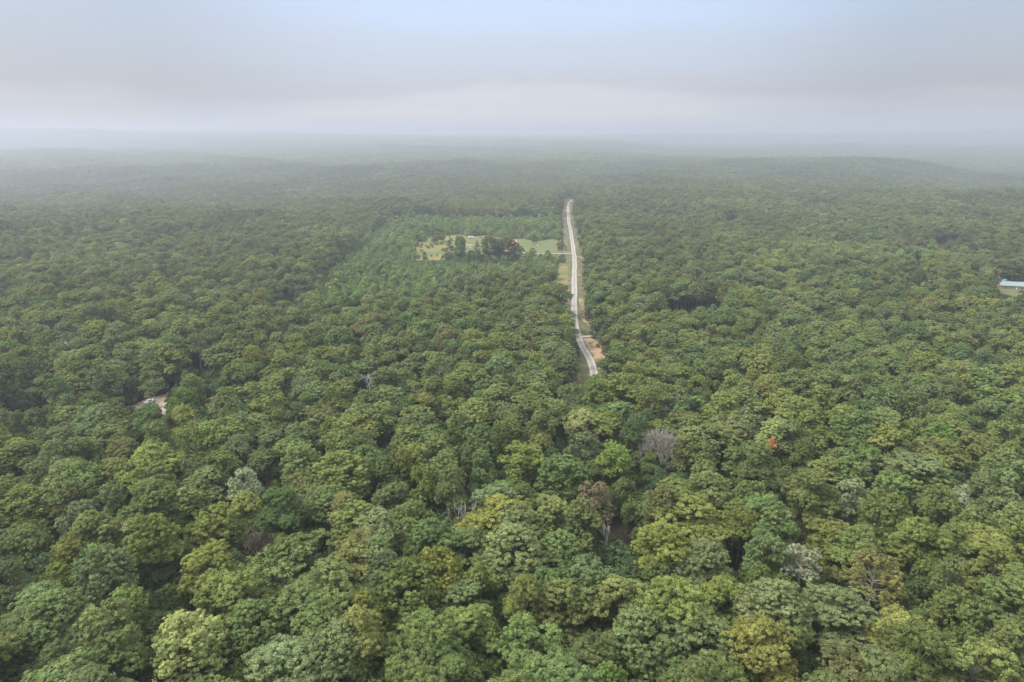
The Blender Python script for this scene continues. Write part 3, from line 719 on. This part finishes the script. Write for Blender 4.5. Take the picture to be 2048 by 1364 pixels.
# ------------------------------------------------------------------ scattered forest
protos = bpy.data.collections.new('tree_kinds')
POBJ = []
for i, v in enumerate(VARS): 
    o = bpy.data.objects.new(f'kind_{i:02d}', v[2]); protos.objects.link(o); POBJ.append(o)
pc = bpy.data.collections.new('canopy_kinds')
for i, v in enumerate(PATCH):
    o = bpy.data.objects.new(f'canopy_{i:02d}', v); pc.objects.link(o)
def scatter(name, coll, P, rot, scl, var, tint, label, cat=None):
    me = bpy.data.meshes.new(name); me.vertices.add(len(P)); me.vertices.foreach_set('co', np.asarray(P, np.float32).ravel())
    for nm, ty, ar in (('rot', 'FLOAT_VECTOR', rot), ('scl', 'FLOAT_VECTOR', scl), ('tint', 'FLOAT_VECTOR', tint)):
        a = me.attributes.new(nm, ty, 'POINT'); a.data.foreach_set('vector', np.asarray(ar, np.float32).ravel())
    a = me.attributes.new('var', 'INT', 'POINT'); a.data.foreach_set('value', np.asarray(var, np.int32))
    o = link(name, me); tag(o, label, kind='stuff')
    ng_ = bpy.data.node_groups.new(name, 'GeometryNodeTree')
    ng_.interface.new_socket('Geometry', in_out='INPUT', socket_type='NodeSocketGeometry'); ng_.interface.new_socket('Geometry', in_out='OUTPUT', socket_type='NodeSocketGeometry')
    n, l = ng_.nodes, ng_.links
    gi = n.new('NodeGroupInput'); go = n.new('NodeGroupOutput')
    mtp = n.new('GeometryNodeMeshToPoints'); iop = n.new('GeometryNodeInstanceOnPoints'); ci = n.new('GeometryNodeCollectionInfo')
    ci.inputs['Collection'].default_value = coll; ci.inputs['Separate Children'].default_value = True; ci.inputs['Reset Children'].default_value = True
    def na(nm, ty):
        q = n.new('GeometryNodeInputNamedAttribute'); q.data_type = ty; q.inputs['Name'].default_value = nm; return q.outputs[0]
    l.new(gi.outputs[0], mtp.inputs['Mesh']); l.new(mtp.outputs[0], iop.inputs['Points']); l.new(ci.outputs[0], iop.inputs['Instance'])
    iop.inputs['Pick Instance'].default_value = True
    l.new(na('var', 'INT'), iop.inputs['Instance Index']); l.new(na('rot', 'FLOAT_VECTOR'), iop.inputs['Rotation']); l.new(na('scl', 'FLOAT_VECTOR'), iop.inputs['Scale'])
    l.new(iop.outputs[0], go.inputs[0])
    md = o.modifiers.new('scatter', 'NODES'); md.node_group = ng_
    return o
palarr = np.array([PAL[k] for k in PN])
def tints(ci_, rng, s=.09, xy=None):
    t_ = palarr[ci_] * (1 + rng.normal(0, s, (len(ci_), 1)))
    if xy is not None: t_ *= (1 + .10 * vnoise(xy[0], xy[1], 170, 31) + .07 * vnoise(xy[0], xy[1], 420, 32))[:, None]
    t_[:, 0] *= 1 + rng.normal(0, .05, len(ci_)); t_[:, 2] *= 1 + rng.normal(0, .08, len(ci_)); return np.clip(t_, .01, 1)
PX, PYy, VV, SC, TT = [], [], [], [], []
def push(x, y, var, sxy, sz, tint):
    PX.append(x); PYy.append(y); VV.append(var); SC.append(np.c_[sxy, sxy, sz]); TT.append(tint)
push(nx_[rest], ny_[rest], nvar[rest], nsc[rest], nsz[rest], tints(ncol[rest], rng))
FARTREE = 2600
P = lattice(420, FARTREE, 12.0, 41, jit=.42, uw=.80); x, y = P[:, 0], P[:, 1]
k = keep_mask(x, y) & ~in_parcel(x, y); x, y = x[k], y[k]; n_ = len(x)
c_ = pick_colour(x, y, rng)
v_ = np.where(rng.random(n_) < .72, rng.choice(OAK, n_), np.where(rng.random(n_) < .5, rng.choice(DOME, n_), rng.choice(OPEN + TALL, n_)))
push(x, y, v_, np.clip(rng.normal(1.12, .24, n_), .64, 1.65), np.clip(1.03 + .07 * vnoise(x, y, 60, 10) + rng.normal(0, .08, n_), .70, 1.25), tints(c_, rng, .09, (x, y)))
# the old field: medium trees near, then young growth
P = lattice(400, 955, 8.2, 42, uw=.6); x, y = P[:, 0], P[:, 1]
med = in_parcel(x, y) & keep_mask(x, y, .62, 3.5) & (x > -56 + 10 * np.sin(y / 20)) & (y < 556 + 20 * np.sin(x / 17)) & (rng.random(len(x)) < .92)
x1, y1_ = x[med], y[med]; n_ = len(x1)
push(x1, y1_, rng.choice(OAK + DOME, n_), np.clip(rng.normal(.74, .12, n_), .5, 1.0), np.clip(rng.normal(.62, .10, n_), .42, .95), tints(pick_colour(x1, y1_, rng), rng))
# forest just outside the picture: behind, below and beside it
rng2 = np.random.default_rng(91)
P = lattice(-60, 420, 12.2, 92, jit=.42, uw=.86, pad=150); x, y = P[:, 0], P[:, 1]
k = (np.abs(x) > .86 * np.maximum(y, 60) + 40) | (y < 62); k &= keep_mask(x, y); x, y = x[k], y[k]; n_ = len(x)
push(x, y, rng2.choice(OAK + DOME, n_), np.clip(rng2.normal(1.16, .2, n_), .7, 1.6), np.clip(rng2.normal(1.04, .08, n_), .75, 1.22), tints(pick_colour(x, y, rng2), rng2))
sc_ = np.concatenate(SC)
X = np.concatenate(PX); Y = np.concatenate(PYy); Zz = hgt(X, Y)
n_ = len(X); rot = np.c_[rng.uniform(-.09, .09, n_), rng.uniform(-.09, .09, n_), rng.uniform(0, 6.28, n_)]
print('forest instances', n_)
scatter('forest', protos, np.c_[X, Y, Zz], rot, sc_, np.concatenate(VV), np.concatenate(TT), 'unbroken green broadleaf forest running back to the hazy ridges')
# young growth
P = lattice(410, 955, 3.9, 43, uw=.4); x, y = P[:, 0], P[:, 1]
k = in_parcel(x, y) & keep_mask(x, y, .35, 1.5) & ~in_meadow(x, y) & ~((x > -52 + 10 * np.sin(y / 20)) & (y < 552 + 20 * np.sin(x / 17)))
k &= ~((y > 640) & (y < 690) & (np.abs(x + 82) < 20)) & (rng.random(len(x)) < .9)
x, y = x[k], y[k]; n_ = len(x)
sm = np.clip(rng.normal(.62, .13, n_), .35, 1.0) * np.where((y > 600) & (y < 700), .72, 1) * np.where(y > 850, 1.25, 1)
big = rng.random(n_) < np.where(y > 850, .16, np.where((y > 600) & (y < 700), .02, .10))
sm = sm * (1 + .28 * vnoise(x, y, 26, 14))
v_ = np.where(rng.random(n_) < .35 + .25 * vnoise(x, y, 50, 15), rng.choice(CONE, n_), rng.choice(BUSH, n_)); isb = np.isin(v_, BUSH)
bs_ = rng.uniform(.42, .72, n_); v_ = np.where(big, rng.choice(OAK, n_), v_); szz = np.where(big, bs_, sm * np.where(isb, 1.25, 1)); sxx = np.where(big, bs_ * .95, sm * np.where(isb, .98, 1.2))
YP = ['mid green', 'bright green', 'dark green', 'olive green', 'blue-green']
ya = np.array([PAL[q] for q in YP]); tt = 1.45 * ya[rng.choice(5, n_, p=[.32, .24, .12, .22, .10])] * (1 + rng.normal(0, .08, (n_, 1)))
xs_, ys_, vs_, sx_, sz_, ts_ = [x], [y], [v_], [sxx], [szz], [tt]
# conifers pressing on the road, left side and along the verge
cx, cyy, cv, cs, cz, ct = [], [], [], [], [], []
for yq in np.arange(318, 470, 3.2):
    for off in (8.5, 12.0, 15.5, 19):
        if rng.random() < .25: continue
        cx.append(float(road_x(yq)) - off - rng.uniform(0, 2.5) - (2 if yq < 345 else 0)); cyy.append(yq + rng.uniform(-1.5, 1.5)); cv.append(int(rng.choice(CONE)))
        s_ = rng.uniform(.85, 1.3) * (1 if off > 9 else .8); cs.append(s_); cz.append(s_ * 1.1); ct.append(np.array(PAL['mid green' if rng.random() < .6 else 'bright green']) * rng.uniform(.85, 1.1))
for yq in np.arange(345, 1250, 4.5):
    for sgn, off in ((-1, 9 if yq < 480 else 19 if yq < 650 else 13), (1, 10.5)):
        if rng.random() < .45: continue
        if sgn < 0 and 690 < yq < 715: continue
        cx.append(float(road_x(yq)) + sgn * (off + rng.uniform(-2.5, 3))); cyy.append(yq); cv.append(int(rng.choice(BUSH)))
        s_ = rng.uniform(.3, .75); cs.append(s_); cz.append(s_ * rng.uniform(.7, 1.1)); ct.append(np.array(PAL[rng.choice(['olive green', 'mid green', 'brownish olive', 'dark green'])]) * rng.uniform(.85, 1.1))
xs_.append(np.array(cx)); ys_.append(np.array(cyy)); vs_.append(np.array(cv)); sx_.append(np.array(cs)); sz_.append(np.array(cz)); ts_.append(np.array(ct))
# saplings in the gaps of the near forest
P = lattice(85, 700, 6.5, 44, uw=.8); k = (~keep_mask(P[:, 0], P[:, 1])) & keep_mask(P[:, 0], P[:, 1], .15, 1.0) & ((P[:, 1] < 285) | (np.abs(P[:, 0] - road_x(P[:, 1])) > 22)) & (rng.random(len(P)) < .5); P = P[k]
inc = lambda c, a: np.hypot(P[:, 0] - c[0], P[:, 1] - c[1]) > a
P = P[inc(c1, 18) & inc(c1b, 8) & inc(c2, 24) & inc((c3[0] + 6, c3[1]), 36) & inc(c4, 6) & inc(c5, 8)]
n_ = len(P); xs_.append(P[:, 0]); ys_.append(P[:, 1]); vs_.append(rng.choice(BUSH, n_)); q_ = rng.uniform(.5, 1.2, n_); sx_.append(q_); sz_.append(q_); ts_.append(ya[rng.choice(5, n_)] * .8)
P = lattice(680, 860, 9.0, 47, uw=.3); x, y = P[:, 0], P[:, 1]; k = in_meadow(x, y) & keep_mask(x, y, .1, .5) & (rng.random(len(x)) < np.where(np.abs(x + 95) < 16, .5, .07)) & ((x < -64) | (y > 800)); x, y = x[k], y[k]; n_ = len(x)
xs_.append(x); ys_.append(y); vs_.append(rng.choice(BUSH, n_)); q_ = rng.uniform(.2, .6, n_); sx_.append(q_); sz_.append(q_ * .8); ts_.append(ya[rng.choice(5, n_)])
P = lattice(70, 700, 6.4, 48, uw=.82, pad=40); x, y = P[:, 0], P[:, 1]; k = keep_mask(x, y, .45, 3.0) & ~in_parcel(x, y) & (rng.random(len(x)) < .95); x, y = x[k], y[k]; n_ = len(x)
xs_.append(x); ys_.append(y); vs_.append(np.where(rng.random(n_) < .5, rng.choice(OAK, n_), rng.choice(BUSH, n_)))
q_ = np.where(np.isin(vs_[-1], BUSH), rng.uniform(.9, 1.6, n_), rng.uniform(.40, .66, n_)); sx_.append(q_); sz_.append(q_ * rng.uniform(1.0, 1.25, n_)); ts_.append(.85 * ya[rng.choice(5, n_)])  # understory: tints darkened to deepen the shade in the canopy gaps
x, y = np.concatenate(xs_), np.concatenate(ys_); n_ = len(x)
print('young growth', n_)
scatter('young_growth', protos, np.c_[x, y, hgt(x, y)], np.c_[np.zeros(n_), np.zeros(n_), rng.uniform(0, 6.28, n_)], np.c_[np.concatenate(sx_), np.concatenate(sx_), np.concatenate(sz_)],
        np.concatenate(vs_), np.concatenate(ts_), 'young pines, saplings and brush of the old field, road edges and forest understory')
# far canopy
P = []
yq = FARTREE + 20
rngp = np.random.default_rng(9)
while yq < 11500:
    hw = .80 * yq + 100; xx = np.arange(-hw, hw, 50.0) + rngp.uniform(-10, 10); P.append(np.c_[xx, np.full(len(xx), yq) + rngp.uniform(-5, 5, len(xx))]); yq += 50 if yq < 6500 else 70
P = np.concatenate(P); n_ = len(P)
tt = np.array(PAL['olive green'])[None] * (1 + rngp.normal(0, .08, (n_, 1))) * np.array([.95, 1, 1.05])  # cooler tint puts some of the distance haze into the leaf colour
sc2 = np.where(P[:, 1] > 6500, 1.45, 1.05)
print('canopy patches', n_)
scatter('far_forest', pc, np.c_[P, hgt(P[:, 0], P[:, 1]) + rngp.normal(0, .8, n_)], np.c_[np.zeros(n_), np.zeros(n_), rngp.integers(0, 4, n_) * math.pi / 2 + rngp.uniform(-.2, .2, n_)],
        np.c_[sc2, sc2, np.ones(n_)], rngp.integers(0, 4, n_), tt, 'far hazy forest canopy on the low ridges')

# ------------------------------------------------------------------ poles and wires
POLES = [(1139, 655, 'front utility pole half hidden by roadside trees left of the road', None), (1133, 583, 'utility pole on the grass strip left of the road', None), (1128.5, 513, 'utility pole beside the driveway mouth', None),
         (1126, 440, 'farthest utility pole left of the road', None), (1156, 465, 'utility pole right of the road, farther of two', None), (1164, 478, 'utility pole right of the road, nearer of two', None)]
PT = []
for px_, py_, lab, _ in POLES:
    x, y = at(px_, py_); z = h1(x, y); r_ = empty('utility_pole', (x, y, z), 0); tag(r_, lab, 'utility pole', 'utility poles along the road')
    m = MB(); m.tube([(0, 0, -.3), (0, 0, 5), (0, 0, 10.6)], [.19, .16, .12], 8); m.build('pole', M['pole'], r_)
    m = MB(); m.box(-1.1, 1.1, -.06, .06, 9.75, 9.9); m.build('crossarm', M['pole'], r_)
    for sx in (-.95, 0, .95):
        m = MB(); m.tube([(sx, 0, 9.9), (sx, 0, 10.02), (sx, 0, 10.12)], [.05, .07, .03], 8); m.build('insulator', M['grey'], r_)
    if py_ > 500:
        m = MB(); m.tube([(.3, -.1, 8.2), (.3, -.1, 9.1)], [.22, .22], 10); m.build('transformer', M['white'], r_)
    PT.append((x, y, z))
w_ = MB()
for a_, b_ in ((0, 1), (1, 2), (2, 3)):
    A, B = PT[a_], PT[b_]
    for sx in (-.95, .95):
        pts = []
        for i in range(13):
            f = i / 12; pts.append((A[0] + (B[0] - A[0]) * f + sx, A[1] + (B[1] - A[1]) * f, A[2] + (B[2] - A[2]) * f + 10.15 - 4 * 1.3 * f * (1 - f)))
        w_.tube(pts, [.022] * 13, 4, cap=False)
tag(w_.build('power_line', M['grey']), 'thin power wires strung between the poles left of the road', 'power line')

# ------------------------------------------------------------------ houses, sheds, vehicles
def gable_roof(m, x0, x1, y0, y1, z, rise, over=.5, th=.16, axis='x'):
    if axis == 'x':
        ym = (y0 + y1) / 2; a = [(y0 - over, z - .15), (ym, z + rise), (y1 + over, z - .15)]
        for (ya_, za), (yb, zb) in ((a[0], a[1]), (a[1], a[2])):
            P_ = [(x0 - over, ya_, za), (x1 + over, ya_, za), (x1 + over, yb, zb), (x0 - over, yb, zb)]
            n = len(m.v); m.v += P_ + [(p[0], p[1], p[2] + th) for p in P_]
            for q in ((0,3,2,1),(4,5,6,7),(0,1,5,4),(1,2,6,5),(2,3,7,6),(3,0,4,7)): m.f.append(tuple(n+i for i in q))
    else:
        xm = (x0 + x1) / 2; a = [(x0 - over, z - .15), (xm, z + rise), (x1 + over, z - .15)]
        for (xa, za), (xb, zb) in ((a[0], a[1]), (a[1], a[2])):
            P_ = [(xa, y0 - over, za), (xb, y0 - over, zb), (xb, y1 + over, zb), (xa, y1 + over, za)]
            n = len(m.v); m.v += P_ + [(p[0], p[1], p[2] + th) for p in P_]
            for q in ((0,3,2,1),(4,5,6,7),(0,1,5,4),(1,2,6,5),(2,3,7,6),(3,0,4,7)): m.f.append(tuple(n+i for i in q))
def gable_ends(m, x0, x1, y0, y1, z, rise, axis='x'):
    n = len(m.v)
    if axis == 'x':
        ym = (y0 + y1) / 2
        for x in (x0, x1): m.v += [(x, y0, z), (x, y1, z), (x, ym, z + rise - .05)]
    else:
        xm = (x0 + x1) / 2
        for y in (y0, y1): m.v += [(x0, y, z), (x1, y, z), (xm, y, z + rise - .05)]
    m.f += [(n, n+1, n+2), (n+3, n+4, n+5)]
def house(name, label, x, y, rz, w, d, hh, rise, wall, roof, wings=(), windows=(), doors=(), chimney=None, cat='house'):
    z = h1(x, y); r_ = empty(name, (x, y, z), rz); tag(r_, label, cat)
    m = MB(); m.box(-w/2, w/2, -d/2, d/2, -.6, hh); gable_ends(m, -w/2, w/2, -d/2, d/2, hh, rise)
    for (a, b, c, e, rs_) in wings: m.box(a, b, c, e, -.6, hh - .05); gable_ends(m, a, b, c, e, hh - .05, rs_, 'y')
    m.build('wall', M[wall], r_)
    m = MB(); gable_roof(m, -w/2, w/2, -d/2, d/2, hh, rise); rf = m.build('roof', M[roof], r_)
    for (a, b, c, e, rs_) in wings: m = MB(); gable_roof(m, a, b, c, e, hh + .12, rs_, axis='y'); m.build('roof', M[roof], r_)
    if chimney: m = MB(); m.box(chimney[0] - .5, chimney[0] + .5, chimney[1] - .4, chimney[1] + .4, hh, hh + rise + .9); m.build('chimney', M['brick'], rf)
    for (wx, wz, ww, wh) in windows:
        m = MB(); m.box(wx - ww/2 - .1, wx + ww/2 + .1, -d/2 - .06, -d/2 - .003, wz - .1, wz + wh + .1); f = m.build('window', M['white'], r_)
        m = MB(); m.box(wx - ww/2, wx + ww/2, -d/2 - .09, -d/2 - .064, wz, wz + wh); m.build('pane', M['glass'], f)
    for dx in doors:
        m = MB(); m.box(dx - .5, dx + .5, -d/2 - .08, -d/2 - .003, .1, 2.2); f = m.build('door', M['white'], r_)
        m = MB(); m.box(dx + .35, dx + .42, -d/2 - .15, -d/2 - .083, 1.1, 1.2); m.build('handle', M['grey'], f)
    return r_
x, y = at(1017, 496); house('red_roof_house', 'house with a coral red roof behind the dark meadow trees', x - 1, y + 6, R(8), 20, 10, 3.4, 3.6, 'tan', 'red_roof',
      wings=((-9, -3, -9, -5, 2.4),), windows=((-1, 1, 1.3, 1.2), (5, 1, 1.3, 1.2), (8, 1, 1.1, 1.1)), doors=(2.4,), chimney=(5, 1))
x, y = at(938, 496.5); house('white_shed', 'small white shed with a pale red roof on the lawn', x, y + 2, R(4), 5.2, 3.4, 2.6, 1.1, 'white', 'red_roof', windows=((-1.2, 1, .8, .7),), doors=(1.1,), cat='shed')
x, y = at(2034, 581); house('teal_roof_house', 'brick ranch house with a teal metal roof at the right edge', x + 1, y + 8, R(-14), 19, 9.5, 3.3, 2.5, 'brick', 'teal_roof',
      wings=((-6.5, 1.5, 4.9, 13, 2.9),), windows=((-6, 1, 1.4, 1.2), (-2.5, 1, 1.4, 1.2), (5.6, 1, 1.6, 1.2)), doors=(1.8,))
x, y = at(2004, 590)
x, y = at(1858, 566); c = (x, y); house('small_shed', 'white roofed shed half hidden in trees left of the teal roofed house', x, y, R(20), 7, 4, 2.6, 1.0, 'tan', 'white', windows=((-1.5, 1, .9, .8),), doors=(1.2,), cat='shed')
x, y = at(1738, 1246); house('forest_cabin', 'grey roofed cabin glimpsed through the gap by the broken white snag', x + 1, y + 2, R(35), 7, 5.5, 2.6, 1.4, 'tan', 'grey', windows=((-1.6, 1, 1, .9),), doors=(1.2,), cat='cabin')
def vehicle(name, label, x, y, rz, paint, kind='car', group='parked vehicles'):
    z = h1(x, y) + .1; r_ = empty(name, (x, y, z), rz); tag(r_, label, kind, group)
    prof = {'car': [(-2.2, .45), (-2.2, .85), (-1.3, 1.0), (-.7, 1.45), (.9, 1.45), (1.6, 1.0), (2.2, .9), (2.2, .45)],
            'truck': [(-2.7, .5), (-2.7, 1.05), (-1.5, 1.15), (-.9, 1.8), (.5, 1.8), (.6, 1.15), (2.7, 1.15), (2.7, .5)],
            'trailer': [(-3, .6), (-3, 2.4), (-2.6, 2.7), (2.6, 2.7), (3, 2.4), (3, .6), (1.5, .55), (-1.5, .55)]}[kind]
    me = bpy.data.meshes.new('body'); n = len(prof); w = .9 if kind != 'trailer' else 1.15
    v = [(a, -w, b) for a, b in prof] + [(a, w, b) for a, b in prof]
    f = [tuple(range(n)), tuple(range(2*n - 1, n - 1, -1))] + [(i, i + n, (i + 1) % n + n, (i + 1) % n) for i in range(n)]
    me.from_pydata(v, [], f); me.materials.append(M[paint]); me.update(); bd = link('body', me, r_)
    bv = bd.modifiers.new('bevel', 'BEVEL'); bv.width = .08; bv.segments = 2
    if kind == 'trailer': wz = (-1.8, -.6, 1.5, 2.1)
    else: wz = (-.95, .75, 1.05, 1.38) if kind == 'car' else (-.9, .4, 1.2, 1.7)
    for s in (-1, 1):
        m = MB(); y0, y1_ = sorted((s * (w + .004), s * (w + .03))); m.box(wz[0], wz[1], y0, y1_, wz[2], wz[3]); m.build('window', M['glass'], r_)
    for ax in ((-1.4, 1.4) if kind != 'trailer' else (-.4, .5)):
        for s in (-1, 1):
            m = MB(); y0, y1_ = s * (w - .18), s * (w + .05); m.tube([(ax, y0, .33), (ax, y1_, .33)], [.33, .33], 14); wh = m.build('wheel', M['rubber'], r_)
            m = MB(); m.tube([(ax, y1_ + s * .004, .33), (ax, y1_ + s * .02, .33)], [.19, .17], 10); m.build('rim', M['grey'], wh)
VEH = [(2044, 586, -30, 'dark_paint', 'truck', 'dark pickup truck beside the teal roofed house'), (942, 477, 10, 'white', 'trailer', 'white camper trailer at the far side of the meadow'),
       (1830, 527, 15, 'white', 'trailer', 'white camper in the reddish clearing at right'), (1848, 538, -10, 'dark_paint', 'car', 'dark car in the reddish clearing at right'),
       (1888, 541, 25, 'white', 'car', 'white car right of the dark car in the reddish clearing'), (1943, 566, 40, 'white', 'trailer', 'white camper half hidden by trees left of the teal roofed house'),
       (300, 806, 60, 'white', 'truck', 'white pickup truck in the left dirt clearing'), (292, 822, 20, 'white', 'car', 'white car in the left dirt clearing below the truck'),
       (312, 832, -20, 'blue_paint', 'car', 'blue grey car at the near edge of the left dirt clearing'), (418, 804, 30, 'grey', 'car', 'grey car among trees right of the left dirt clearing'),
       (1002, 507, 0, 'dark_paint', 'car', 'dark car parked on the pale patch by the red roofed house')]
for px_, py_, rz, pn, kd, lab in VEH:
    x, y = at(px_, py_); vehicle({'car': 'parked_car', 'truck': 'pickup_truck', 'trailer': 'camper_trailer'}[kd], lab, x, y, R(rz), pn, kd)
x, y = at(1076, 492); z = h1(x, y); r_ = empty('gas_tank', (x, y, z), R(10)); tag(r_, 'small white gas tank on the lawn right of the lone tree', 'tank')
m = MB(); m.tube([(-1.4, 0, .9), (-1.2, 0, .9), (1.2, 0, .9), (1.4, 0, .9)], [.15, .5, .5, .15], 14); m.build('tank', M['white'], r_, smooth=True)
for sx in (-.8, .8): m = MB(); m.box(sx - .1, sx + .1, -.3, .3, -.1, .45); m.build('leg', M['grey'], r_)

# ------------------------------------------------------------------ haze
m = MB(); m.box(-14500, 14500, -1500, 14500, -75, 215)
haze = m.build('haze', [], None); tag(haze, 'pale blue-grey haze thickening towards the horizon', kind='stuff')
hm = bpy.data.materials.new('haze_air'); hm.use_nodes = True; t = hm.node_tree; t.nodes.clear()
o_ = t.nodes.new('ShaderNodeOutputMaterial'); pv = t.nodes.new('ShaderNodeVolumePrincipled')
HAZE_D = .00030
pv.inputs['Density'].default_value = HAZE_D; pv.inputs['Density Attribute'].default_value = ''; pv.inputs['Color'].default_value = (.79, .82, .94, 1)
pv.inputs['Anisotropy'].default_value = .55
t.links.new(pv.outputs[0], o_.inputs['Volume']); hm.cycles.homogeneous_volume = True
haze.data.materials.append(hm)
